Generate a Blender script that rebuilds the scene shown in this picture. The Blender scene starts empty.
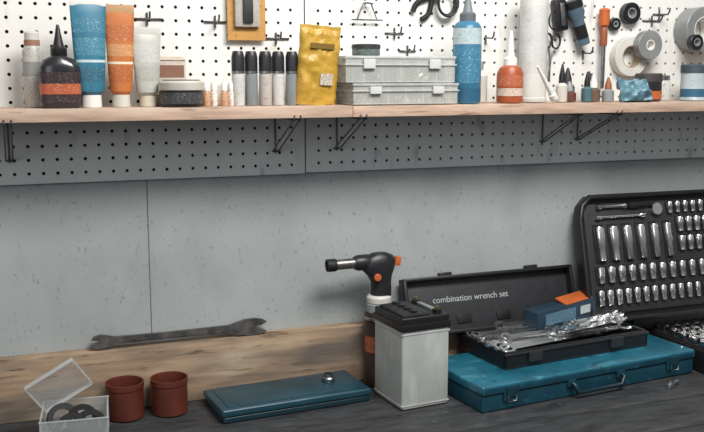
import bpy, bmesh, math, random
from mathutils import Vector, Matrix, Euler, noise
random.seed(4)
S=bpy.context.scene
COL=S.collection
rad=math.radians
# ---------------------------------------------------------------- materials
def lin(c):
    return tuple(((x/255)/12.92 if x/255<=.04045 else ((x/255+.055)/1.055)**2.4) for x in c)+(1,)
MC={}
def M(name,c,rough=.5,metal=0,var=.12,scale=30,bump=0,stretch=(1,1,1),alpha=1,ink=None,inkthr=.56,inks=(90,90,160),coat=0,speck=None,spthr=.66,spscale=(60,60,60),soft=.03,third=None,ththr=.6,ths=(1,1,1),ibump=0):
    key=(name,c)
    if key in MC: return MC[key]
    m=bpy.data.materials.new(name); m.use_nodes=True
    nt=m.node_tree; N=nt.nodes; Lk=nt.links
    b=N['Principled BSDF']; b.inputs['Roughness'].default_value=rough; b.inputs['Metallic'].default_value=metal
    if coat: b.inputs['Coat Weight'].default_value=coat
    tc=N.new('ShaderNodeTexCoord'); mp=N.new('ShaderNodeMapping'); mp.inputs['Scale'].default_value=stretch
    Lk.new(tc.outputs['Object'],mp.inputs['Vector'])
    nz=N.new('ShaderNodeTexNoise'); nz.inputs['Scale'].default_value=scale; nz.inputs['Detail'].default_value=6
    Lk.new(mp.outputs['Vector'],nz.inputs['Vector'])
    L=lin(c)
    mr=N.new('ShaderNodeMapRange'); mr.inputs['From Min'].default_value=.3; mr.inputs['From Max'].default_value=.7
    Lk.new(nz.outputs['Fac'],mr.inputs['Value'])
    mx=N.new('ShaderNodeMix'); mx.data_type='RGBA'
    mx.inputs['A'].default_value=tuple(max(0,v*(1-var)) for v in L[:3])+(1,)
    mx.inputs['B'].default_value=tuple(min(1,v*(1+var)) for v in L[:3])+(1,)
    Lk.new(mr.outputs['Result'],mx.inputs['Factor'])
    out=mx.outputs['Result']
    def overlay(out,col,thr,sc,soft=.03):
        mp2=N.new('ShaderNodeMapping'); mp2.inputs['Scale'].default_value=sc
        Lk.new(tc.outputs['Object'],mp2.inputs['Vector'])
        n2=N.new('ShaderNodeTexNoise'); n2.inputs['Scale'].default_value=1; n2.inputs['Detail'].default_value=4
        Lk.new(mp2.outputs['Vector'],n2.inputs['Vector'])
        r2=N.new('ShaderNodeMapRange'); r2.inputs['From Min'].default_value=thr; r2.inputs['From Max'].default_value=thr+soft
        Lk.new(n2.outputs['Fac'],r2.inputs['Value'])
        m2=N.new('ShaderNodeMix'); m2.data_type='RGBA'; m2.inputs['B'].default_value=lin(col)
        Lk.new(r2.outputs['Result'],m2.inputs['Factor']); Lk.new(out,m2.inputs['A'])
        return m2.outputs['Result']
    if third: out=overlay(out,third,ththr,ths,.2)
    if speck: out=overlay(out,speck,spthr,spscale,soft)
    if ink: out=overlay(out,ink,inkthr,inks,soft)
    Lk.new(out,b.inputs['Base Color'])
    if bump:
        bp=N.new('ShaderNodeBump'); bp.inputs['Strength'].default_value=bump; bp.inputs['Distance'].default_value=.002
        Lk.new(nz.outputs['Fac'],bp.inputs['Height']); Lk.new(bp.outputs['Normal'],b.inputs['Normal'])
    if alpha<1: b.inputs['Alpha'].default_value=alpha
    MC[key]=m; return m
BLACK=M('black_plastic',(25,25,27),.42,var=.2,scale=40)
DARK=M('dark_plastic',(42,43,46),.5,var=.2,scale=50,bump=.1)
RUB=M('black_rubber',(20,20,21),.7)
CHROME=M('chrome',(240,240,240),.2,1,var=.06,scale=60)
STEEL=M('steel',(170,172,175),.32,1,var=.2,scale=80)
WIRE=M('dark_wire',(100,102,104),.4,.8,var=.2)
IRON=M('worn_iron',(84,82,80),.42,.35,var=.5,scale=60,bump=.3)
IRON2=M('black_iron',(48,48,50),.5,.6,var=.4,scale=120)
WHITE=M('white_plastic',(228,226,220),.4,var=.05)
OFFW=M('offwhite_plastic',(200,198,190),.45,var=.08)
GREY=M('grey_plastic',(140,144,146),.45,var=.1)
ORANGE=M('orange_plastic',(190,98,50),.4,var=.1)
def printed(name,base,ink,thr=.6,s=(260,60,700),rough=.4):
    ink=tuple(b*.4+i*.6 for b,i in zip(base,ink))
    return M(name,base,rough,var=.1,ink=ink,inkthr=thr,inks=s,soft=.06)
# ---------------------------------------------------------------- builders
def empty(name,loc=(0,0,0),rot=(0,0,0)):
    e=bpy.data.objects.new(name,None); e.empty_display_size=.02
    e.location=loc; e.rotation_euler=rot; COL.objects.link(e); return e
def fin(name,bm,mat,par,loc=(0,0,0),rot=(0,0,0),smooth=True,ang=.6):
    bmesh.ops.recalc_face_normals(bm,faces=bm.faces)
    if smooth:
        for f in bm.faces: f.smooth=True
        for e in bm.edges:
            if len(e.link_faces)==2 and e.calc_face_angle(0)>ang: e.smooth=False
    me=bpy.data.meshes.new(name); bm.to_mesh(me); bm.free()
    if mat: me.materials.append(mat)
    o=bpy.data.objects.new(name,me); COL.objects.link(o)
    o.location=loc; o.rotation_euler=rot
    if par: o.parent=par
    return o
def bm_box(bm,s,loc=(0,0,0),rot=(0,0,0),bev=0,seg=2):
    t=bmesh.new(); bmesh.ops.create_cube(t,size=1)
    bmesh.ops.scale(t,vec=s,verts=t.verts)
    if bev: bmesh.ops.bevel(t,geom=list(t.edges),offset=bev,segments=seg,profile=.6,affect='EDGES')
    t.transform(Matrix.Translation(loc)@Euler(rot).to_matrix().to_4x4())
    me=bpy.data.meshes.new('t'); t.to_mesh(me); t.free(); bm.from_mesh(me); bpy.data.meshes.remove(me)
def box(name,s,loc,mat,par=None,rot=(0,0,0),bev=.0015,seg=2):
    bm=bmesh.new(); bm_box(bm,s,bev=bev,seg=seg); return fin(name,bm,mat,par,loc,rot)
def bm_lathe(bm,prof,mat4=None,seg=28):
    mat4=mat4 or Matrix(); rings=[]
    for r,z in prof:
        if r<1e-6: rings.append([bm.verts.new(mat4@Vector((0,0,z)))])
        else: rings.append([bm.verts.new(mat4@Vector((r*math.cos(2*math.pi*i/seg),r*math.sin(2*math.pi*i/seg),z))) for i in range(seg)])
    for a,b in zip(rings,rings[1:]):
        for i in range(seg):
            j=(i+1)%seg
            if len(a)==1 and len(b)==1: break
            if len(a)==1: bm.faces.new((a[0],b[i],b[j]))
            elif len(b)==1: bm.faces.new((a[i],a[j],b[0]))
            else: bm.faces.new((a[i],a[j],b[j],b[i]))
def lathe(name,prof,loc,mat,par=None,rot=(0,0,0),seg=32,closed=True):
    bm=bmesh.new()
    if closed:
        if prof[0][0]>1e-6: prof=[(0,prof[0][1])]+list(prof)
        if prof[-1][0]>1e-6: prof=list(prof)+[(0,prof[-1][1])]
    bm_lathe(bm,prof,seg=seg); return fin(name,bm,mat,par,loc,rot)
def loft(name,rings,loc,mat,par=None,rot=(0,0,0),seg=32,wob=0,caps=True):
    bm=bmesh.new(); R=[]
    for rg in rings:
        z,rx,ry=rg[:3]; n=rg[3] if len(rg)>3 else 2; cx=rg[4] if len(rg)>4 else 0; cy=rg[5] if len(rg)>5 else 0
        ring=[]
        for i in range(seg):
            a=2*math.pi*(i+.5)/seg; c,s=math.cos(a),math.sin(a)
            x=math.copysign(abs(c)**(2/n),c)*rx; y=math.copysign(abs(s)**(2/n),s)*ry
            w=wob*noise.noise(Vector((x*60,y*60+7,z*45+rx*9))) if wob else 0
            ring.append(bm.verts.new((cx+x+w*.5,cy+y+w,z)))
        R.append(ring)
    for a,b in zip(R,R[1:]):
        for i in range(seg):
            j=(i+1)%seg; bm.faces.new((a[i],a[j],b[j],b[i]))
    if caps: bm.faces.new(R[0][::-1]); bm.faces.new(R[-1])
    return fin(name,bm,mat,par,loc,rot)
def wire(name,pts,r,mat,par=None,cyc=False,loc=(0,0,0),rot=(0,0,0),smooth=False):
    cu=bpy.data.curves.new(name,'CURVE'); cu.dimensions='3D'; cu.bevel_depth=r; cu.bevel_resolution=3
    if smooth:
        sp=cu.splines.new('NURBS'); sp.points.add(len(pts)-1); sp.order_u=3; sp.use_endpoint_u=not cyc
    else:
        sp=cu.splines.new('POLY'); sp.points.add(len(pts)-1)
    for p,q in zip(sp.points,pts): p.co=(*q,1)
    sp.use_cyclic_u=cyc; cu.use_fill_caps=True
    cu.materials.append(mat); o=bpy.data.objects.new(name,cu); COL.objects.link(o); o.location=loc; o.rotation_euler=rot
    if par: o.parent=par
    return o
def text(name,s,size,loc,rot,mat,par,ex=.0002):
    cu=bpy.data.curves.new(name,'FONT'); cu.body=s; cu.size=size; cu.extrude=ex; cu.materials.append(mat)
    o=bpy.data.objects.new(name,cu); COL.objects.link(o); o.location=loc; o.rotation_euler=rot
    if par: o.parent=par
    return o
def bm_prism(bm,pts,t,m4=None):
    m4=m4 or Matrix()
    a=[bm.verts.new(m4@Vector((x,y,-t/2))) for x,y in pts]; b=[bm.verts.new(m4@Vector((x,y,t/2))) for x,y in pts]
    bm.faces.new(a[::-1]); bm.faces.new(b)
    n=len(pts)
    for i in range(n): bm.faces.new((a[i],a[(i+1)%n],b[(i+1)%n],b[i]))
def bm_ring(bm,ro,ri,t,m4,seg=20,c=(0,0)):
    m=m4@Matrix.Translation((c[0],c[1],0))
    bm_lathe(bm,[(ri,-t/2),(ro*.96,-t/2),(ro,-t*.3),(ro,t*.3),(ro*.96,t/2),(ri,t/2),(ri,-t/2)],m,seg)
def bm_wrench(bm,L,w,t,m4):
    """combination wrench along +x: ring at 0, open jaw at L"""
    bm_ring(bm,w*.62,w*.36,t*1.3,m4,c=(0,0))
    s=w*.26
    bm_prism(bm,[(w*.5,-s),(L-w*.7,-s*1.1),(L-w*.7,s*1.1),(w*.5,s)],t*.8,m4)
    J=[(-.75,-.3),(-.45,-.62),(0,-.8),(.45,-.72),(.75,-.4),(.62,-.3),(.05,-.36),(-.2,-.1),(-.1,.3),(.5,.5),(.62,.62),(.3,.85),(-.2,.8),(-.55,.55),(-.75,.3)]
    bm_prism(bm,[(L+x*w*.8,y*w*.8) for x,y in J],t*1.1,m4)
def pillow(name,w,h,t,loc,mat,par,rot=(0,0,0),amp=.003,nx=16,nz=22,seed=0,ty=.35):
    bm=bmesh.new(); G=[]
    for side in (-1,1):
        g=[]
        for j in range(nz+1):
            row=[]
            for i in range(nx+1):
                u=i/nx*2-1; v=j/nz
                k=max(0,(1-u**4))**.5*max(0,math.sin(math.pi*min(1,max(0,v*.9+.08))))**ty
                if j>nz-3: k*=.12
                x=u*w/2; z=v*h
                d=amp*noise.noise(Vector((x*45+seed,z*45,side*3)))+amp*.6*noise.noise(Vector((x*110+seed,z*90,side*9)))
                row.append(bm.verts.new((x+amp*.6*noise.noise(Vector((z*50,seed,1))),side*(t/2*k+.0006)+d*(.4+k),z+amp*.8*noise.noise(Vector((x*60,seed,4)))*v)))
            g.append(row)
        G.append(g)
    for s,g in enumerate(G):
        for j in range(nz):
            for i in range(nx):
                bm.faces.new((g[j][i],g[j][i+1],g[j+1][i+1],g[j+1][i]))
    a,b=G
    for j in range(nz):
        bm.faces.new((a[j][0],a[j+1][0],b[j+1][0],b[j][0])); bm.faces.new((a[j][nx],a[j+1][nx],b[j+1][nx],b[j][nx]))
    for i in range(nx):
        bm.faces.new((a[0][i],a[0][i+1],b[0][i+1],b[0][i])); bm.faces.new((a[nz][i],a[nz][i+1],b[nz][i+1],b[nz][i]))
    return fin(name,bm,mat,par,loc,rot,ang=1.2)

# ---------------------------------------------------------------- room shell
WALLM=M('painted_wall_panel',(164,169,169),.8,var=.09,scale=4,speck=(104,108,110),spthr=.675,spscale=(280,280,130),ink=(138,143,144),inkthr=.64,inks=(150,150,80),soft=.06,third=(150,156,156),ththr=.5,ths=(7,7,4))
box('wall_back',(4.2,.1,2.7),(.9,.062,1.35),WALLM,None,bev=0)
FLOORM=M('concrete_floor',(95,97,98),.8,var=.2,scale=6)
box('floor',(4.2,3.6,.1),(.9,-1.7,-.05),FLOORM,None,bev=0)
SEAM=M('seam_dark',(92,98,100),.8)
box('panel_seam_1',(.0012,.002,.455),(.253,.0118,1.13),SEAM,None,bev=0)  # thin dark strip drawn as the seam between two wall panels
# pegboard with real holes
PEG=M('pegboard_white',(228,227,222),.5,var=.06,scale=5,speck=(196,198,196),spthr=.62,spscale=(30,30,12),soft=.12)
def pegboard(x0,x1,z0,z1,par,nm,mat):
    p=.0254; bm=bmesh.new(); th=.005
    nx=int((x1-x0-.012)/p); nz=int((z1-z0-.012)/p)
    mx=(x1-x0-nx*p)/2; sx=x0+mx; sz=z0+.006
    V={}
    def v(x,y,z):
        k=(round(x,5),round(y,5),round(z,5))
        if k not in V: V[k]=bm.verts.new(k)
        return V[k]
    r=.0034
    for i in range(nx):
        for j in range(nz):
            cx=sx+(i+.5)*p; cz=sz+(j+.5)*p; h=p/2
            O=[(h,0),(h,h),(0,h),(-h,h),(-h,0),(-h,-h),(0,-h),(h,-h)]
            outer=[v(cx+a,0,cz+b) for a,b in O]
            inn=[bm.verts.new((cx+r*math.cos(k*math.pi/4),0,cz+r*math.sin(k*math.pi/4))) for k in range(8)]
            bk=[bm.verts.new((cx+r*math.cos(k*math.pi/4),th,cz+r*math.sin(k*math.pi/4))) for k in range(8)]
            for k in range(8):
                l=(k+1)%8
                bm.faces.new((outer[k],outer[l],inn[l],inn[k])); bm.faces.new((inn[k],inn[l],bk[l],bk[k]))
    X1=sx+nx*p; Z1=sz+nz*p
    def quad(a,b,c,d,y=0): 
        bm.faces.new([bm.verts.new(q) for q in ((a,y,c),(b,y,c),(b,y,d),(a,y,d))])
    quad(x0,x1,z0,sz); quad(x0,x1,Z1,z1); quad(x0,sx,sz,Z1); quad(X1,x1,sz,Z1)
    for (a,b) in (((x0,z0),(x1,z0)),((x1,z0),(x1,z1)),((x0,z0),(x0,z1))):
        bm.faces.new([bm.verts.new(q) for q in ((a[0],0,a[1]),(b[0],0,b[1]),(b[0],th,b[1]),(a[0],th,a[1]))])
    me=bpy.data.meshes.new(nm)
    for f in bm.faces: f.smooth=False
    for f in bm.faces:
        f.normal_update()
        if abs(f.normal.y)>.5 and f.normal.y>0: f.normal_flip()
    bm.to_mesh(me); bm.free(); me.materials.append(mat)
    o=bpy.data.objects.new(nm,me); COL.objects.link(o); o.parent=par
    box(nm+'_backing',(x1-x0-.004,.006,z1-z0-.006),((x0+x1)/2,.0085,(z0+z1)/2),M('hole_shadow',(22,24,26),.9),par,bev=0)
pb=empty('pegboard')
PEGL=M('pegboard_shaded',(214,217,218),.55,var=.07,scale=5,speck=(180,185,187),spthr=.6,spscale=(30,30,12),soft=.12)  # greyer copy of the board, below-shelf shading put into its colour
pegboard(-.6,.573,1.350,1.481,pb,'lower_board_1',PEGL)
pegboard(.576,1.85,1.352,1.481,pb,'lower_board_2',PEGL)
pegboard(-.6,.573,1.482,1.95,pb,'upper_board_1',PEG)
pegboard(.576,1.85,1.482,1.95,pb,'upper_board_2',PEG)
# shelf
WOODL=M('pale_wood',(186,158,138),.6,var=.22,scale=14,stretch=(1,6,10),bump=.25,speck=(136,104,86),spthr=.58,spscale=(14,60,140),soft=.14,third=(200,178,160),ththr=.5,ths=(6,10,30))
sh=empty('wooden_shelf')
SD=.155
box('board_1',(1.24,SD,.022),(.0,-SD/2,1.482),WOODL,sh,bev=.0015)
box('board_2',(1.24,SD-.003,.021),(1.2415,-SD/2,1.4815),WOODL,sh,bev=.0015)
def bracket(name,x,zb,d=.15):
    e=empty(name,(x,0,0))
    for k in (-.006,.006):
        wire('wire_%d'%(k>0),[(k,.006,1.4675),(k,-.004,1.4675),(k,-d,1.4675),(k,-d-.006,1.475),(k,-d-.006,1.4675),(k,-d+.004,1.4655),(k,-.004,zb),(k,.006,zb)],.0016,WIRE,e)
    wire('crossbar',[(-.006,-.004,zb),(.006,-.004,zb)],.0019,WIRE,e)
    wire('plate',[(0,-.003,1.465),(0,-.003,zb-.004)],.0018,WIRE,e)
for i,(x,zb,d) in enumerate([(.004,1.395,.15),(.51,1.398,.15),(.642,1.400,.15),(1.135,1.402,.14),(1.228,1.405,.15)]):
    bracket('shelf_bracket',x,zb,d)
# plank
WOODP=M('raw_plank',(160,136,112),.75,var=.25,scale=9,stretch=(1,6,9),bump=.6,speck=(80,64,52),spthr=.58,spscale=(14,60,90),ink=(104,94,84),inkthr=.5,inks=(3,4,16),soft=.16,third=(186,168,144),ththr=.54,ths=(5,6,14))
pl=empty('wooden_plank')
box('board',(1.75,.032,.122),(.1,-.004,.961),WOODP,pl,bev=.002)
# workbench
BENCH=M('dark_bench_wood',(56,57,59),.6,var=.35,scale=18,stretch=(1,4,1),bump=.5,speck=(30,31,33),spthr=.56,spscale=(8,50,20),ink=(78,80,82),inkthr=.6,inks=(40,70,30),soft=.16)
wb=empty('workbench')
y=.010
for i,w in enumerate([.118,.125,.12,.13,.12,.125]):
    box('plank_%d'%i,(3.6,w-.003,.035),(.8,y-w/2,.8825+random.uniform(-.0006,0)),BENCH,wb,bev=.002); y-=w
box('apron',(3.6,.03,.1),(.8,y+.03,.813),BENCH,wb)
for i,(lx,ly) in enumerate([(-.9,-.05),(-.9,y+.06),(2.5,-.05),(2.5,y+.06)]):
    box('leg_%d'%i,(.08,.08,.865),(lx,ly,.4325),BENCH,wb)

# ---------------------------------------------------------------- shelf contents
ZS=1.4935
e=empty('spray_can',(.052,-.055,ZS))
lathe('body',[(.016,0),(.0175,.003),(.0175,.098),(.013,.108)],(0,0,0),printed('can_label',(186,184,176),(90,80,74),.58),e)
lathe('label_band',[(.0178,.055),(.0178,.08)],(0,0,0),printed('can_band',(150,150,146),(60,60,66)),e,closed=False)
lathe('cap',[(.0135,.108),(.0135,.118)],(0,0,0),M('brown_cap',(150,110,90)),e)
lathe('cap_top',[(.0125,.118),(.0125,.13),(.010,.133)],(0,0,0),OFFW,e)
# black dropper bottle
e=empty('glue_bottle',(.094,-.105,ZS))
loft('body',[(0,.031,.019,3),(.004,.034,.021,3),(.07,.034,.021,3),(.082,.028,.018,2.4),(.090,.014,.013,2)],(0,0,0),M('black_gloss',(30,28,34),.25,coat=.4),e)
loft('label',[(.010,.0345,.0216,3),(.062,.0345,.0216,3)],(0,0,0),printed('bottle_label',(54,42,46),(190,150,140),.6),e,caps=False)
loft('label_stripe',[(.024,.0347,.0218,3),(.042,.0347,.0218,3)],(0,0,0),printed('lab_or',(176,90,58),(240,225,210),.6),e,caps=False)
lathe('collar',[(.013,.088),(.014,.09),(.014,.102),(.011,.106)],(0,0,0),BLACK,e)
lathe('nozzle',[(.010,.104),(.006,.122),(.003,.140),(.002,.143)],(0,0,0),BLACK,e)
def tube(name,x,y,h,w,col,ink,capc,yaw=0,tilt=0,band=None,caph=.022,cr=.017,lines=()):
    """squeezed tube standing on its cap: round at the shoulder, flat crimp at the top"""
    e=empty(name,(x,y,ZS),(0,tilt,yaw))
    lathe('cap',[(cr,0),(cr+.001,.002),(cr,caph)],(0,0,0),capc,e,seg=24)
    b=w/2
    lathe('shoulder',[(cr*.9,caph),(b*.70,caph+.006)],(0,0,0),M(name+'_skin',col,.35,var=.15,scale=22),e,seg=40)
    z0=caph+.005; z1=h-.013
    def at(t):
        z=z0+(z1-z0)*t
        return (z,b*(.70+.30*t**.6),cr*1.05*(1-t)**.75+.0014)
    stops=sorted([(0,None),(1,None)])
    cuts=[0]+[q for l in lines for q in (l[0],l[1])]+[1]
    cuts=sorted(set(cuts))
    for i,(a,c) in enumerate(zip(cuts,cuts[1:])):
        mt=M(name+'_skin',col,.35,var=.15,scale=22)
        for l in lines:
            if abs(l[0]-a)<1e-6: mt=printed('tube_print',l[2],ink,.6,(300,60,900)) if l[3] else M('tube_band',l[2],.4)
        n=max(2,int((c-a)*14)+1)
        loft('section_%d'%i,[at(a+(c-a)*k/n) for k in range(n+1)],(0,0,0),mt,e,seg=40,caps=False)
    box('crimp',(w*1.01,.0026,.016),(0,0,h-.008),band or WHITE,e,bev=.0005)
    return e
tube('sealant_tube',.146,-.10,.192,.062,(46,112,136),(225,235,238),WHITE,.05,lines=[(.12,.28,(40,94,116),1),(.34,.37,(190,204,208),0),(.42,.62,(60,122,144),1),(.68,.84,(50,114,140),1)])
tube('sealant_tube',.198,-.095,.180,.052,(186,110,56),(250,232,200),OFFW,-.1,.01,M('tan',(190,150,110)),cr=.015,lines=[(.12,.32,(172,94,44),1),(.35,.38,(226,208,186),0),(.45,.60,(194,136,88),1),(.64,.84,(176,98,48),1)])
tube('sealant_tube',.246,-.09,.142,.054,(178,178,170),(88,92,90),M('yellowish_cap',(205,198,180)),.1,0,OFFW,caph=.02,cr=.014,lines=[(.2,.45,(168,168,160),1),(.52,.80,(186,186,180),1)])
# jar + carton
e=empty('paste_jar',(.303,-.112,ZS))
lathe('body',[(.037,0),(.039,.003),(.039,.03)],(0,0,0),BLACK,e)
lathe('label',[(.0393,.006),(.0393,.026)],(0,0,0),printed('jar_label',(60,60,62),(200,200,196),.6),e,closed=False)
lathe('lid',[(.0405,.03),(.041,.032),(.041,.043),(.038,.047)],(0,0,0),M('beige_lid',(190,186,178),.4),e)
lathe('lid_top',[(.034,.047),(.034,.0485)],(0,0,0),BLACK,e)
e=empty('cardboard_carton',(.293,-.04,ZS),(0,0,.08))
box('box',(.058,.034,.084),(0,0,.042),printed('carton',(190,180,168),(120,80,66),.6,(60,60,150)),e)
box('panel',(.05,.001,.022),(0,-.0175,.064),M('brown_lab',(130,92,74)),e,bev=0)
box('flap',(.058,.03,.001),(0,-.004,.0875),M('kraft',(190,175,155)),e,rot=(.2,0,0),bev=0)
for i in range(4):
    x=.350+i*.0165
    e=empty('adhesive_vial',(x,-.11+.012*(i%2),ZS))
    lathe('body',[(.0068,0),(.0075,.002),(.0075,.024),(.005,.028)],(0,0,0),printed('vial%d'%(i%2),[(190,150,120),(222,220,212)][i%2],(150,70,40),.56),e,seg=20)
    lathe('cap',[(.006,.028),(.006,.040),(.003,.045)],(0,0,0),WHITE,e,seg=20)
e=empty('small_carton',(.378,-.055,ZS))
box('box',(.06,.028,.038),(0,0,.019),printed('scart',(212,206,196),(190,110,70),.56),e)
for i in range(5):
    x=.412+i*.0262
    e=empty('paint_marker',(x,-.10+.004*(i%2),ZS),(0,0,i))
    lathe('body',[(.0112,0),(.012,.002),(.012,.056),(.011,.062)],(0,0,0),printed('mk%d'%(i%3),[(200,200,196),(128,134,136),(184,176,170)][i%3],(90,92,96),.6),e,seg=24)
    lathe('cap',[(.0122,.062),(.0122,.090),(.0105,.098),(.009,.101)],(0,0,0),M('cap_char',(36,36,40),.4),e,seg=24)
    lathe('cap_band',[(.0124,.060),(.0124,.064)],(0,0,0),STEEL,e,seg=24,closed=False)
# yellow bag
e=empty('yellow_pouch',(.562,-.105,ZS),(.05,.06,.12))
pillow('pouch',.085,.150,.026,(0,0,0),printed('yellow_foil',(184,146,56),(120,92,40),.6,(160,60,420)),e,seed=3,amp=.004,nx=24,nz=34)
box('picture',(.026,.001,.022),(.012,-.0158,.050),printed('pic',(205,196,180),(80,70,60),.5),e,bev=0)
box('header',(.05,.001,.010),(.0,-.0142,.112),M('yellow_dark',(118,92,38)),e,bev=0)
# organizer cases
CLR=M('smoky_plastic',(222,224,218),.22,var=.05,alpha=.32)
CLR2=M('clear_plastic',(215,220,222),.12,var=.03,alpha=.22)
RIM=M('smoky_rim',(204,206,202),.3,alpha=.7)
LAT=M('latch_grey',(208,210,206),.35,alpha=.9)
PM=M('parts_mix',(112,108,98),.4,.3,var=.6,scale=40,ink=(205,200,184),inkthr=.5,inks=(50,50,50))
INS=M('tray_liner',(192,193,186),.5)
def organizer(name,loc,w,d,h,yaw):
    e=empty(name,loc,(0,0,yaw))
    t=.002
    box('base',(w,d,t),(0,0,t/2),INS,e,bev=.0005)
    for s in (-1,1):
        box('side_%d'%s,(t,d,h),(s*(w/2-t/2),0,h/2),CLR,e,bev=.0005)
        box('long_%d'%s,(w,t,h),(0,s*(d/2-t/2),h/2),CLR if s<0 else INS,e,bev=.0005)
    box('lid',(w+.004,d+.004,.005),(0,0,h+.0025),RIM,e,bev=.0015)
    box('rim',(w+.006,d+.006,.003),(0,0,h*.74),RIM,e,bev=.001)
    n=6
    for i in range(1,n): box('divider_%d'%i,(t*.7,d-.006,h-.004),(-w/2+i*w/n,0,h/2),INS,e,bev=0)
    box('divider_long',(w-.006,t*.7,h-.006),(0,-.02,h/2),INS,e,bev=0)
    for i in range(2): box('latch_%d'%i,(.024,.005,h*.4),((-.3+.6*i)*w,-d/2-.004,h*.78),LAT,e,bev=.001)
    bm=bmesh.new()
    for i in range(230):
        bm_box(bm,[random.uniform(.004,.012) for _ in range(3)],(random.uniform(-w/2+.01,w/2-.01),random.uniform(-d/2+.01,d/2-.01),random.uniform(.006,h*.6)),(random.random()*3,random.random()*3,0))
    fin('small_parts',bm,PM,e,smooth=False)
organizer('parts_organizer',(.738,-.078,ZS),.222,.125,.036,0)
organizer('parts_organizer',(.728,-.076,ZS+.0425),.232,.122,.046,.01)
e=empty('small_tin',(.68,-.07,ZS+.0945))
lathe('body',[(.026,0),(.028,.002),(.028,.014)],(0,0,0),printed('tin_lab',(80,92,90),(170,180,178),.58),e)
lathe('lid',[(.029,.014),(.029,.021),(.026,.023)],(0,0,0),DARK,e)
# blue bottle
e=empty('blue_spray_bottle',(.887,-.105,ZS))
lathe('body',[(.027,0),(.029,.004),(.029,.15),(.024,.16),(.014,.166)],(0,0,0),M('blue_body',(56,112,140),.35,var=.1),e)
lathe('print',[(.0292,.04),(.0292,.11)],(0,0,0),printed('blue_print',(62,120,148),(210,226,232),.59,(200,200,600)),e,closed=False)
lathe('bottom_band',[(.0293,.004),(.0293,.03)],(0,0,0),M('blue_dk',(36,86,114)),e,closed=False)
lathe('top_band',[(.0293,.118),(.0293,.15)],(0,0,0),printed('tb',(180,194,196),(50,110,150),.58),e,closed=False)
lathe('collar',[(.0165,.164),(.0165,.178),(.013,.182)],(0,0,0),M('grey_cap',(90,96,102)),e)
lathe('nozzle',[(.011,.180),(.008,.195),(.005,.215),(.004,.225)],(0,0,0),M('nozzle_gr',(120,126,130)),e)
# orange bottle
e=empty('orange_squeeze_bottle',(.991,-.10,ZS))
lathe('body',[(.026,0),(.0275,.004),(.0275,.06),(.022,.072),(.012,.078)],(0,0,0),M('orange_body',(160,78,46),.4),e)
lathe('label',[(.0278,.014),(.0278,.030)],(0,0,0),printed('ob_label',(206,190,176),(110,60,50),.56),e,closed=False)
lathe('label_top',[(.0278,.034),(.0278,.056)],(0,0,0),printed('ob_label2',(178,98,66),(240,220,200),.6),e,closed=False)
lathe('collar',[(.014,.076),(.014,.09),(.010,.094)],(0,0,0),WHITE,e)
lathe('nozzle',[(.009,.092),(.006,.12),(.0035,.148)],(0,0,0),WHITE,e)
e=empty('small_white_bottle',(.945,-.05,ZS))
lathe('body',[(.017,0),(.018,.002),(.018,.055),(.01,.065),(.008,.07)],(0,0,0),OFFW,e,seg=24)
lathe('cap',[(.0095,.069),(.0095,.085)],(0,0,0),GREY,e,seg=24)
# white cartridge
e=empty('caulk_cartridge',(1.060,-.075,ZS),(0,0,.4))
lathe('body',[(.03,0),(.031,.002),(.031,.008),(.0295,.01),(.0295,.22),(.0315,.222),(.0315,.232),(.01,.236),(.006,.30)],(0,0,0),M('cartridge_white',(206,206,200),.4,var=.06),e)
lathe('label',[(.0298,.06),(.0298,.2)],(0,0,0),printed('cart_lab',(198,198,194),(120,126,130),.62),e,closed=False)
e=empty('applicator_nozzle',(1.068,-.150,ZS+.008),(0,-rad(38),.25))
lathe('cone',[(.0085,0),(.0085,.012),(.006,.014),(.0028,.085)],(0,0,0),WHITE,e,seg=20)
specs=[(1.118,-.10,.012,.055,OFFW,BLACK),(1.15,-.08,.015,.03,M('red_sm',(100,62,54)),GREY),(1.178,-.105,.011,.044,M('tealcap',(70,104,112)),BLACK),(1.205,-.09,.015,.04,M('brn',(104,84,70)),WHITE),(1.236,-.1,.013,.036,GREY,M('amber',(150,90,54))),(1.165,-.05,.016,.05,DARK,DARK),(1.22,-.05,.016,.045,OFFW,DARK)]
for i,(x,y_,r,h,ma,mc) in enumerate(specs):
    e=empty('small_bottle',(x,y_,ZS))
    lathe('body',[(r*.93,0),(r,.002),(r,h*.62),(r*.5,h*.75)],(0,0,0),ma,e,seg=22)
    lathe('cap',[(r*.6,h*.74),(r*.55,h),(r*.15,h*1.45)],(0,0,0),mc,e,seg=22)
e=empty('blue_crumpled_bag',(1.286,-.135,ZS),(-.35,0,.1))
pillow('bag',.082,.05,.04,(0,0,0),printed('bluebag',(88,126,142),(160,178,188),.6,(90,60,90)),e,seed=8,amp=.012)
e=empty('putty_jar',(1.350,-.09,ZS))
lathe('body',[(.027,0),(.029,.003),(.029,.042)],(0,0,0),M('jar_dark',(44,42,42),.35),e)
lathe('label',[(.0293,.004),(.0293,.022)],(0,0,0),printed('jar_or',(186,98,50),(60,40,36),.62),e,closed=False)
lathe('lid',[(.030,.042),(.030,.058),(.027,.061)],(0,0,0),M('jar_lid',(66,62,60)),e)
e=empty('paint_tin',(1.476,-.09,ZS))
lathe('body',[(.030,0),(.0305,.002),(.0295,.004),(.0295,.062)],(0,0,0),printed('tin_w',(176,186,190),(70,116,146),.6,(160,160,500)),e)
lathe('stripe',[(.0298,.008),(.0298,.026)],(0,0,0),M('tin_blue',(52,96,124)),e,closed=False)
lathe('lid',[(.031,.062),(.031,.078),(.028,.081)],(0,0,0),M('tin_lid',(62,74,82)),e)
e=empty('glass_jar',(1.412,-.06,ZS))
lathe('body',[(.018,0),(.019,.002),(.019,.04),(.015,.046)],(0,0,0),CLR,e,seg=24)
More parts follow.
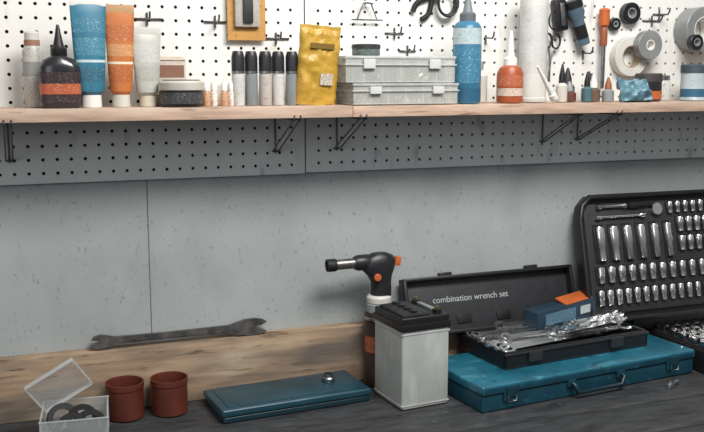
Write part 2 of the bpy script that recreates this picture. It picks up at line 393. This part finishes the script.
lathe('lid',[(.0165,.045),(.0165,.056)],(0,0,0),STEEL,e,seg=24)

# ---------------------------------------------------------------- pegboard hangings
def hook(x,z,l=.035,w=.0,name='pegboard_hook'):
    e=empty(name,(x,0,z))
    wire('stem',[(0,.006,0),(0,-.003,0),(0,-l,-.002),(0,-l-.006,.004),(0,-l-.008,.012)],.0019,WIRE,e)
    if w:
        wire('crossbar',[(-w,.006,0),(-w,-.003,0),(w,-.003,0),(w,.006,0)],.002,WIRE,e)
        wire('drop',[(0,-.003,.012),(0,-.003,-.012)],.002,WIRE,e)
    else: wire('plate',[(0,-.003,.006),(0,-.003,-.014)],.002,WIRE,e)
    return e
for x,z,w in [(.262,1.655,.028),(.392,1.652,.02),(.514,1.622,.026),(.77,1.636,.02),(.985,1.63,.0),(1.42,1.675,.024),(1.235,1.60,.0),(1.44,1.69,.015),(.80,1.60,.018)]:
    hook(x,z,.032,w)
e=empty('blister_pack',(.452,-.012,1.630))
box('card',(.076,.0012,.125),(0,0,.05),printed('bp_card',(190,142,78),(150,80,30),.62,(60,60,120)),e,bev=0)
box('window',(.05,.012,.085),(0,-.006,.055),printed('bp_win',(176,172,162),(90,90,90),.6),e,bev=.004)
box('tool',(.02,.008,.06),(0,-.014,.05),DARK,e,bev=.003)
e=empty('wire_hanger',(.705,-.012,1.662))
wire('frame',[(-.022,0,0),(.022,0,0),(.008,0,.034),(-.008,0,.034)],.0018,WIRE,e,cyc=True)
wire('stem',[(0,.018,.034),(0,0,.034),(0,-.03,.03)],.0018,WIRE,e)
wire('arm',[(-.034,0,0),(.034,0,0)],.0016,WIRE,e)
# pliers at top
e=empty('pliers',(.842,-.007,1.700),(0,.7,0))
for s in (-1,1):
    wire('handle_%d'%s,[(0,0,.02),(s*.012,0,.0),(s*.02,0,-.02),(s*.012,0,-.035)],.0055,RUB,e,smooth=True)
lathe('pivot',[(.013,-.006),(.013,.006)],(0,0,.025),IRON2,e,rot=(rad(90),0,0),seg=20)
loft('jaws',[(.03,.014,.006),(.055,.01,.005),(.075,.004,.004)],(0,0,0),IRON2,e,seg=16)
e=empty('cable_coil',(.885,-.012,1.70))
for k in range(3):
    wire('loop_%d'%k,[(math.cos(a*.4)*(.018+.003*k),-.004*k,math.sin(a*.4)*(.024+.002*k)) for a in range(16)],.0022,BLACK,e,cyc=True)
e=empty('flashlight',(1.208,-.022,1.660),(0,-.35,0))
lathe('body',[(.012,-.045),(.014,-.043),(.014,.012),(.02,.026),(.02,.05)],(0,0,0),M('bluegrey',(84,104,120),.4),e,seg=24)
lathe('grip',[(.0145,-.03),(.0145,.0)],(0,0,0),BLACK,e,seg=24,closed=False)
lathe('lens_ring',[(.021,.04),(.021,.056),(.017,.058)],(0,0,0),BLACK,e,seg=24)
wire('hook',[(0,.028,.02),(0,-.012,.02)],.002,WIRE,e)
e=empty('utility_holster',(1.165,-.014,1.662),(0,-.15,0))
box('body',(.03,.02,.07),(0,0,.02),BLACK,e,bev=.005)
box('clip',(.01,.006,.05),(0,-.013,.02),STEEL,e,bev=.002)
e=empty('scissors',(1.142,-.014,1.585),(0,.06,0))
for s in (-1,1):
    wire('loop_%d'%s,[(s*.011+math.cos(a*.45)*.0105,0,.04+math.sin(a*.45)*.016) for a in range(14)],.0024,BLACK,e,cyc=True)
    wire('blade_%d'%s,[(s*.008,0,.025),(s*.001,0,0),(-s*.002,0,-.05)],.0022,STEEL,e)
wire('cord',[(math.cos(a*.42)*.014,-.004,.085+math.sin(a*.42)*.02) for a in range(15)],.0018,BLACK,e,cyc=True)
# orange screwdriver
e=empty('screwdriver',(1.276,-.02,1.595))
lathe('handle',[(.006,.062),(.011,.066),(.0125,.08),(.0115,.092),(.0125,.1),(.008,.104)],(0,0,0),ORANGE,e,seg=20)
lathe('collar',[(.0075,.02),(.0085,.025),(.0085,.055),(.007,.062)],(0,0,0),M('orange_dk',(150,84,54)),e,seg=20)
lathe('shaft',[(.0048,-.075),(.0055,-.07),(.0055,.02)],(0,0,0),STEEL,e,seg=14)
def roll(name,x,z,ro,ri,w,mc,core,y0=-.003,tilt=0):
    e=empty(name,(x,y0-w/2,z),(rad(90),0,tilt))
    lathe('tape',[(ri,-w/2),(ro-.001,-w/2),(ro,-w/2+.001),(ro,w/2-.001),(ro-.001,w/2),(ri,w/2),(ri,-w/2)],(0,0,0),mc,e,seg=40,closed=False)
    lathe('core',[(ri-.002,-w/2),(ri,-w/2),(ri,w/2),(ri-.002,w/2),(ri-.002,-w/2)],(0,0,0),core,e,seg=40,closed=False)
TW=M('tape_white',(206,204,196),.5,var=.08); TG=M('tape_grey',(140,142,142),.35,.2); TB=M('tape_black',(30,30,32),.35); KR=M('core_kraft',(170,150,128))
roll('tape_roll',1.352,1.592,.045,.026,.022,TW,KR)
roll('tape_roll',1.385,1.618,.033,.012,.02,TG,WHITE,-.027)
roll('tape_roll',1.352,1.69,.024,.012,.016,TB,GREY)
roll('tape_roll',1.312,1.665,.014,.007,.012,TB,GREY)
roll('tape_roll',1.535,1.655,.052,.03,.045,TG,WHITE)
roll('tape_roll',1.50,1.625,.018,.009,.016,TB,GREY,-.05)

# ---------------------------------------------------------------- bench objects
ZB=.9005
bm=bmesh.new()
top=[(0,.005),(.006,.013),(.018,.016),(.030,.013),(.045,.0085),(.15,.0075),(.27,.0095),(.288,.015),(.305,.020),(.325,.021),(.342,.0175),(.350,.011)]
notch=[(.340,.004),(.322,.0015),(.318,-.002)]
bot=[(.324,-.0045),(.342,-.007),(.350,-.013),(.33,-.0195),(.31,-.0195),(.29,-.015),(.27,-.0098),(.15,-.0078),(.045,-.0088),(.03,-.0135),(.014,-.016),(.004,-.013),(-.001,-.006),(.012,-.003),(.013,.003)]
bm_prism(bm,[(x,y*.84) for x,y in top+notch+bot][::-1],.012)
bmesh.ops.bevel(bm,geom=[e_ for e_ in bm.edges if abs(e_.calc_face_angle(0))>1],offset=.0018,segments=2,affect='EDGES')
bm_prism(bm,[(.05,-.0035),(.27,-.0045),(.27,.0045),(.05,.0035)],.0145)
e=empty('open_end_wrench',(.134,-.010,1.0388),(rad(84),0,0))
fin('bar',bm,IRON,e)
# flat teal case
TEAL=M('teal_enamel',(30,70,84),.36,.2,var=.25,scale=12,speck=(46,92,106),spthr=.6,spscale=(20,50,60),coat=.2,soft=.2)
TEALB=M('teal_enamel_lit_top',(40,112,134),.28,.2,var=.3,scale=9,speck=(96,166,184),spthr=.58,spscale=(16,30,60),ink=(24,66,82),inkthr=.56,inks=(26,34,60),coat=.3,soft=.2)  # lid copy of the enamel, lit top put into colour, plus scratches
TEALD=M('teal_enamel_shaded_side',(24,70,86),.4,.2,var=.3,scale=16,speck=(48,104,122),spthr=.6,spscale=(50,50,80),soft=.15)  # darker copy for the toolbox sides, their shade put into the colour
e=empty('flat_metal_case',(.503,-.094,ZB),(0,0,rad(4)))
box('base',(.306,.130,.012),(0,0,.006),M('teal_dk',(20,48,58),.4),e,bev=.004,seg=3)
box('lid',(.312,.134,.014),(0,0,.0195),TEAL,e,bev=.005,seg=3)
box('raised_panel',(.28,.108,.002),(0,0,.027),TEAL,e,bev=.001)
e=empty('steel_ring',(.594,-.082,ZB+.0285))
lathe('ring',[(.008,0),(.0125,0),(.0135,.002),(.0135,.008),(.012,.010),(.008,.010),(.008,0)],(0,0,0),STEEL,e,closed=False)
lathe('flange',[(.009,.010),(.0105,.010),(.0105,.016),(.009,.016),(.009,.010)],(0,0,0),STEEL,e,closed=False)
# cups
CUP=M('brown_red_plastic',(92,44,34),.38,var=.2)
for x,y_ in ((.188,-.062),(.272,-.066)):
    e=empty('plastic_cup',(x,y_,ZB))
    lathe('cup',[(.031,0),(.0345,.002),(.035,.058),(.0365,.060),(.0365,.070),(.034,.070),(.0325,.06),(.031,.005),(0,.005)],(0,0,0),CUP,e,closed=False)
    lathe('bottom',[(.031,0),(0,.0001)],(0,0,0),CUP,e,closed=False)
# clear box with rings
e=empty('clear_plastic_box',(.090,-.155,ZB),(0,0,rad(-6)))
w,d_,h=.112,.11,.060; t=.002
box('base',(w,d_,t),(0,0,t/2),CLR2,e,bev=.0005)
for s in (-1,1):
    box('side_%d'%s,(t,d_,h),(s*(w/2),0,h/2),CLR2,e,bev=.0005)
    box('front_%d'%s,(w,t,h),(0,s*(d_/2),h/2),CLR2,e,bev=.0005)
EDG=M('clear_edge',(205,212,214),.15,alpha=.4)
for s in (-1,1):
    box('rim_f%d'%s,(w+.006,.003,.003),(0,s*d_/2,h),EDG,e); box('rim_s%d'%s,(.003,d_+.006,.003),(s*w/2,0,h),EDG,e)
    for q in (-1,1): box('post_%d%d'%(s,q),(.003,.003,h),(s*w/2,q*d_/2,h/2),EDG,e)
lid=empty('lid',(-.012,.036,h+.014),(rad(22),rad(-30),0)); lid.parent=e
lh=.068; lw_=.095
box('lid_panel',(lw_,.002,lh),(0,0,lh/2),CLR2,lid,bev=.0005)
box('lid_edge1',(lw_,.010,.002),(0,-.005,lh),EDG,lid,bev=.0005); box('lid_edge2',(lw_,.010,.002),(0,-.005,0),EDG,lid,bev=.0005)
for s in (-1,1): box('lid_edge_%d'%s,(.002,.010,lh),(s*lw_/2,-.005,lh/2),EDG,lid,bev=.0005)
for i,(x,y_,z,a,b) in enumerate([(-.004,-.030,.036,1.2,.3),(.012,-.008,.042,1.3,0),(-.022,.012,.040,1.1,.5),(.026,-.022,.036,1.2,.5),(.012,.02,.014,.2,0),(-.015,-.02,.008,.0,0)]):
    bm=bmesh.new(); bm_ring(bm,.028,.018,.011,Matrix(),seg=32)
    fin('hose_ring_%d'%i,bm,BLACK,e,(x,y_,z),(a,b,0))
e=empty('red_cap',(.045,-.235,ZB+.008),(0,rad(90),.6))
lathe('cap',[(.007,-.02),(.008,-.018),(.008,.012),(.005,.018)],(0,0,0),M('dark_red',(110,34,30),.4),e,seg=20)

# gas torch
e=empty('gas_torch',(.716,-.056,ZB))
lathe('can',[(.029,0),(.031,.003),(.031,.005),(.0305,.006),(.0305,.148),(.031,.150),(.029,.158),(.020,.168),(.014,.171)],(0,0,0),M('can_dark',(58,46,44),.3,.3),e,seg=40)
lathe('can_label',[(.0307,.02),(.0307,.138)],(0,0,0),printed('torch_label',(62,46,44),(200,150,120),.62,(160,160,400)),e,closed=False,seg=40)
lathe('can_stripe',[(.0309,.075),(.0309,.11)],(0,0,0),printed('torch_stripe',(160,84,56),(220,190,160),.6),e,closed=False,seg=40)
lathe('can_rim',[(.0315,.144),(.0322,.147),(.0315,.151)],(0,0,0),STEEL,e,closed=False,seg=40)
lathe('collar',[(.024,.158),(.027,.160),(.027,.176),(.023,.180)],(0,0,0),GREY,e,seg=32)
lathe('valve_ring',[(.024,.178),(.026,.180),(.026,.190),(.022,.195)],(0,0,0),OFFW,e,seg=32)
TB_=M('torch_black',(34,35,38),.4,var=.15)
hd=empty('head',(0,0,.036)); hd.parent=e
loft('neck',[(.158,.022,.019,2.3,.004),(.172,.021,.019,2.4,.005),(.186,.021,.019,2.4,.004),(.200,.026,.02,2.4,.001),(.214,.036,.021,2.3,-.003),(.228,.038,.021,2.3,-.002),(.242,.030,.017,2.2,-.000),(.248,.016,.010,2,0)],(0,0,0),TB_,hd,seg=36)
lathe('barrel',[(.0145,0),(.0165,.004),(.0165,.026),(.0135,.034)],(-.022,0,.230),TB_,hd,rot=(0,rad(-91),0),seg=28)
lathe('burner_tube',[(.0108,.028),(.0108,.074),(.012,.075),(.012,.092),(.0095,.092),(.0095,.06)],(-.022,0,.230),M('burnt_steel',(140,136,132),.35,.9,var=.3,scale=90),hd,rot=(0,rad(-91),0),seg=28,closed=False)
lathe('burner_tip',[(.0125,.074),(.0132,.076),(.0132,.093),(.010,.094),(.009,.074)],(-.022,0,.230),IRON2,hd,rot=(0,rad(-91),0),seg=28,closed=False)
box('igniter',(.014,.014,.02),(.041,0,.228),ORANGE,hd,rot=(0,.2,0),bev=.004)
lathe('knob',[(.007,0),(.008,.002),(.008,.006),(.006,.008)],(-.012,-.018,.200),ORANGE,hd,rot=(rad(90),0,0),seg=20)

# battery
BATW=M('battery_case',(170,173,170),.4,var=.12,scale=14,speck=(192,194,190),spthr=.54,spscale=(40,40,10),soft=.2)
e=empty('battery',(.744,-.160,ZB),(0,0,rad(5)))
box('case',(.106,.120,.160),(0,0,.080),BATW,e,bev=.006,seg=3)
for i in range(2): box('rib_%d'%i,(.108,.122,.003),(0,0,.008+.144*i),BATW,e,bev=.001)
box('top_lip',(.110,.125,.014),(0,0,.165),BLACK,e,bev=.002)
box('top',(.106,.120,.016),(0,0,.177),BLACK,e,bev=.004,seg=3)
box('top_raise',(.062,.10,.006),(-.016,0,.187),DARK,e,bev=.003)
for i in range(4): lathe('cell_cap_%d'%i,[(.008,0),(.0085,.001),(.0085,.003),(.007,.004)],(-.016,-.036+.024*i,.190),BLACK,e,seg=20)
for s in (-1,1):
    box('terminal_%d'%s,(.014,.014,.010),(.034,s*.042,.188),BLACK,e,bev=.002)
    lathe('bolt_%d'%s,[(.0045,0),(.0045,.005)],(.034,s*.042,.193),M('brass',(180,150,90),.35,.9),e,seg=6)
box('vent_bar',(.010,.07,.006),(.036,0,.187),GREY,e,bev=.002)

# lower teal metal case with handle
e=empty('metal_toolbox',(1.105,-.160,ZB),(0,0,rad(6)))
w,d_,h=.56,.205,.053
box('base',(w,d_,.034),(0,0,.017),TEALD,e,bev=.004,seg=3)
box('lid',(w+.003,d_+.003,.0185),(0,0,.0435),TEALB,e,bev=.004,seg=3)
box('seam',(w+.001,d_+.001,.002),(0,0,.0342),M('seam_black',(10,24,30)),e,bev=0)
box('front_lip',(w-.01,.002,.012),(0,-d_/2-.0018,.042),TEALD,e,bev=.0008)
for i,x in enumerate((-.215,.215)):
    box('latch_plate_%d'%i,(.034,.003,.030),(x,-d_/2-.003,.033),TEALD,e,bev=.001)
    box('latch_%d'%i,(.024,.005,.02),(x,-d_/2-.006,.037),M('latch_steel',(40,80,92),.35,.6),e,bev=.0015)
    wire('latch_loop_%d'%i,[(x-.01,-d_/2-.008,.03),(x-.01,-d_/2-.009,.018),(x+.01,-d_/2-.009,.018),(x+.01,-d_/2-.008,.03)],.0014,STEEL,e)
wire('handle',[(-.065,-d_/2-.004,.031),(-.065,-d_/2-.016,.029),(-.058,-d_/2-.018,.013),(.058,-d_/2-.018,.013),(.065,-d_/2-.016,.029),(.065,-d_/2-.004,.031)],.0048,M('handle_teal',(12,40,50),.4),e)
for s in (-1,1): box('handle_mount_%d'%s,(.02,.006,.014),(s*.065,-d_/2-.004,.031),TEALD,e,bev=.001)

# wrench set case (open)
ZT=ZB+.0535
e=empty('wrench_set_case',(1.113,-.108,ZT),(0,0,rad(6)))
w,d_,h=.386,.175,.036
box('floor',(w,d_,.006),(0,0,.003),DARK,e,bev=.002)
for s in (-1,1):
    box('end_%d'%s,(.008,d_,h),(s*(w/2-.004),0,h/2),BLACK,e,bev=.0025)
    box('wall_%d'%s,(w,.008,h),(0,s*(d_/2-.004),h/2),BLACK,e,bev=.0025)
box('rim',(w+.004,.006,.005),(0,-d_/2,h-.005),DARK,e,bev=.0015)
box('inner_rack_1',(.014,d_-.016,.024),(-.10,0,.014),DARK,e,bev=.002)
box('inner_rack_2',(.014,d_-.016,.024),(.09,0,.014),DARK,e,bev=.002)
for x in (-.12,.1):
    box('clasp_%d'%(x>0),(.035,.006,.022),(x,-d_/2-.004,.022),DARK,e,bev=.0015)
bm=bmesh.new()
for i in range(9):
    y_=-.066+i*.0155; Lw=.325-.012*i+random.uniform(-.006,.006); ww=.029-.0012*i
    x0=-.178+random.uniform(-.004,.008)
    m4=Matrix.Translation((x0,y_,.036+.0015*(i%2)))@Euler((rad(random.uniform(6,20)),rad(random.uniform(-2,-.5)),rad(random.uniform(-2,3)))).to_matrix().to_4x4()
    bm_wrench(bm,Lw,ww,.005,m4)
for i in range(8):
    m4=Matrix.Translation((-.03+.016*i,-.062+.011*i,.050+.0010*i))@Euler((rad(random.uniform(0,24)),rad(-1.5),rad(random.uniform(-4,12)))).to_matrix().to_4x4()
    bm_wrench(bm,.16-.006*i,.022,.0045,m4)
for i in range(5):
    m4=Matrix.Translation((-.15+.012*i,-.03+.022*i,.048))@Euler((rad(random.uniform(0,24)),rad(-1),rad(random.uniform(-18,-4)))).to_matrix().to_4x4()
    bm_wrench(bm,.12,.022,.0045,m4)
fin('wrenches',bm,CHROME,e,ang=.5)
# lid
ld=empty('lid',(-.106,.070,.037),(rad(-18),0,rad(-5))); ld.parent=e
lw,lh=.430,.128
box('lid_back',(lw,.006,lh),(0,.012,lh/2),DARK,ld,bev=.002)
for s in (-1,1):
    box('lid_side_%d'%s,(.008,.026,lh),(s*(lw/2-.004),0,lh/2),BLACK,ld,bev=.003)
box('lid_top',(lw,.026,.008),(0,0,lh-.004),BLACK,ld,bev=.003); box('lid_bottom',(lw,.026,.008),(0,0,.004),BLACK,ld,bev=.003)
for x in (-.11,.11): box('lid_latch_%d'%(x>0),(.03,.014,.008),(x,-.002,lh+.003),BLACK,ld,bev=.002)
TXT=M('print_white',(176,180,182),.5)
text('lid_text','combination wrench set',.0195,(-.142,.0087,.070),(rad(90),0,0),TXT,ld)
bm=bmesh.new()
for x in (-.07,.03,.12): bm_box(bm,(.035,.004,.02),(x,.008,.03),bev=.0015)
fin('lid_pads',bm,BLACK,ld)
# blue box with orange card
e=empty('blue_tool_carton',(1.145,-.085,ZT+.048),(rad(0),rad(-4),rad(11)))
box('box',(.175,.045,.042),(0,0,.022),M('bluebox',(38,58,74),.4,var=.15),e,rot=(0,0,0),bev=.001)
box('orange_card',(.085,.036,.004),(.042,.0,.047),ORANGE,e,rot=(rad(14),0,.06),bev=0.001)
box('label',(.09,.0008,.026),(-.02,-.0230,.022),printed('bb_l',(66,104,126),(215,222,226),.56),e,bev=0)
box('label_white',(.03,.0008,.018),(.055,-.0230,.024),printed('bb_w',(190,196,198),(70,80,90),.56),e,bev=0)

# socket set
e=empty('socket_set_case',(1.220,-.082,ZT+.038))
ld=empty('lid',(0,0,0),(rad(-14),0,0)); ld.parent=e
W,Hh=.45,.285
out=[(.012,0),(W,0),(W,Hh),(.03,Hh),(.008,Hh-.02),(0,Hh-.05),(0,.02)]
bm=bmesh.new(); bm_prism(bm,out,.008,Matrix.Rotation(rad(90),4,'X')); fin('shell_back',bm,BLACK,ld,(0,.008,0),smooth=False)
wire('shell_rim',[(x,-.014,z) for x,z in out],.0065,BLACK,ld,cyc=True)
bm=bmesh.new()
for a,b in zip(out,out[1:]+out[:1]):
    c=((a[0]+b[0])/2,(a[1]+b[1])/2); l=math.dist(a,b); an=math.atan2(b[1]-a[1],b[0]-a[0])
    bm_box(bm,(l+.004,.028,.008),(c[0],-.002,c[1]),(0,-an,0),bev=.002)
fin('shell_sides',bm,BLACK,ld)
box('insert',(W-.03,.008,Hh-.03),(W/2+.002,0,Hh/2),DARK,ld,bev=.004)
bm=bmesh.new(); bd=bmesh.new(); bh=bmesh.new()
def socket(x,z,r,l,yy=-.010,tilt=0):
    m4=Matrix.Translation((x,yy,z))@Euler((0,tilt,0)).to_matrix().to_4x4()
    bm_lathe(bm,[(r*.62,l*.5),(r*.92,l*.5),(r,l*.46),(r,-l*.02),(r*.8,-l*.12),(r*.78,-l*.48),(r*.7,-l*.5),(0,-l*.5)],m4,18)
    bm_lathe(bd,[(0,l*.38),(r*.62,l*.38),(r*.62,l*.5)],m4,12)
    bm_box(bh,(r*2.4,.002,l*1.16),(x,-.0042,z))  # flat near-black plate, shade of the recess put into its colour
for i in range(6): socket(.050+i*.0385,.176,.0122-.0006*i,.078,tilt=rad(-2))
for i in range(7): socket(.280+i*.0245,.210,.0086,.034)
for i in range(7): socket(.280+i*.0245,.165,.0084,.034)
for i in range(14): socket(.042+i*.0288,.104,.0100-.0002*i,.036)
for i in range(16): socket(.036+i*.0250,.052,.0090-.0002*i,.034)
for i in range(8): socket(.255+i*.0225,.252,.007,.026)
fin('sockets',bm,CHROME,ld,ang=.5); fin('drive_holes',bd,BLACK,ld); fin('recess_shade_plates',bh,M('recess_shade',(16,16,17),.7),ld,smooth=False)
lathe('extension_bar',[(.006,0),(.006,.012),(.004,.014),(.004,.12),(.007,.124),(.007,.135)],(.045,-.010,.238),CHROME,ld,rot=(0,rad(90),0),seg=16)
lathe('extension_bar_short',[(.006,0),(.006,.012),(.004,.014),(.004,.07),(.0065,.074),(.0065,.08)],(.05,-.010,.262),STEEL,ld,rot=(0,rad(90),0),seg=16)
lathe('ratchet_head',[(.014,-.006),(.015,-.004),(.015,.004),(.014,.006)],(.215,-.010,.25),CHROME,ld,rot=(rad(90),0,0),seg=24)
lathe('ratchet_handle',[(.005,0),(.006,.03),(.008,.05),(.007,.07)],(.205,-.010,.262),IRON2,ld,rot=(0,rad(-90),0),seg=16)
# base tray on bench
bs=empty('base_tray',(.188,-.066,-.0915)); bs.parent=e
w,d_=.41,.215
box('tray_body',(w,d_,.05),(w/2,0,.025),BLACK,bs,bev=.005)
box('tray_insert',(w-.016,d_-.016,.006),(w/2,0,.052),DARK,bs,bev=.002)
box('hinge_block',(w+.05,.02,.036),(w/2-.025,.09,.0735),BLACK,bs,bev=.003)
bm=bmesh.new(); bd=bmesh.new()
for r_ in range(5):
    for i in range(14):
        x=.018+i*.0285; y_=-.088+r_*.037
        rr=.0125-.0008*r_
        m4=Matrix.Translation((x,y_,.062))@Euler((rad(90),0,0)).to_matrix().to_4x4()
        bm_lathe(bm,[(rr*.6,.014),(rr*.93,.014),(rr,.011),(rr,0),(rr*.8,-.003),(rr*.78,-.014),(0,-.014)],m4,18)
        bm_lathe(bd,[(0,.009),(rr*.6,.009),(rr*.6,.014)],m4,12)
fin('tray_sockets',bm,CHROME,bs,ang=.5); fin('tray_drive_holes',bd,BLACK,bs)
# small piece on bench in front
e=empty('loose_latch',(1.285,-.294,ZB+.006),(0,0,.4))
loft('body',[(-.0055,.016,.006,2.6),(.002,.015,.0055,2.6),(.006,.009,.004,2)],(0,0,0),STEEL,e,seg=20)
lathe('knurl',[(.005,0),(.005,.016)],(.010,0,.001),STEEL,e,rot=(0,rad(90),0),seg=14)

# ---------------------------------------------------------------- lighting
def area(name,loc,target,size,energy,col=(1,1,1),sy=None):
    l=bpy.data.lights.new(name,'AREA'); l.size=size; l.energy=energy; l.color=col
    if sy: l.shape='RECTANGLE'; l.size_y=sy
    o=bpy.data.objects.new(name,l); COL.objects.link(o); o.location=loc
    o.rotation_euler=(Vector(target)-Vector(loc)).to_track_quat('-Z','Y').to_euler(); return o
area('ceiling_light',(.80,-1.2,2.60),(.70,0,1.2),1.0,40,(1,.98,.945),.45)
area('fill_light',(-1.2,-2.6,2.2),(.6,0,1.1),1.4,11,(.96,.985,1),1.2)  # unseen fill lamp added at the front left, not a known window
wd=bpy.data.worlds.new('room_ambience'); S.world=wd; wd.use_nodes=True
nt=wd.node_tree; bg=nt.nodes['Background']
tc=nt.nodes.new('ShaderNodeTexCoord'); sp=nt.nodes.new('ShaderNodeSeparateXYZ'); cr=nt.nodes.new('ShaderNodeValToRGB'); mr=nt.nodes.new('ShaderNodeMapRange')
mr.inputs['From Min'].default_value=-1; mr.inputs['From Max'].default_value=1
nt.links.new(tc.outputs['Generated'],sp.inputs[0]); nt.links.new(sp.outputs['Z'],mr.inputs['Value']); nt.links.new(mr.outputs['Result'],cr.inputs['Fac']); nt.links.new(cr.outputs['Color'],bg.inputs['Color'])
cr.color_ramp.elements[0].color=(.10,.105,.11,1); cr.color_ramp.elements[0].position=.35
cr.color_ramp.elements[1].color=(.92,.93,.94,1); cr.color_ramp.elements[1].position=.75
bg.inputs['Strength'].default_value=.40
S.view_settings.view_transform='Standard'
# ---------------------------------------------------------------- camera
cam=bpy.data.cameras.new('camera'); co=bpy.data.objects.new('camera',cam); COL.objects.link(co)
cam.sensor_width=36; cam.lens=36*920/704; co.location=(0,-1.8,1.55); co.rotation_euler=(rad(90-8.7),0,rad(-20.6))
cam.clip_start=.01
S.camera=co
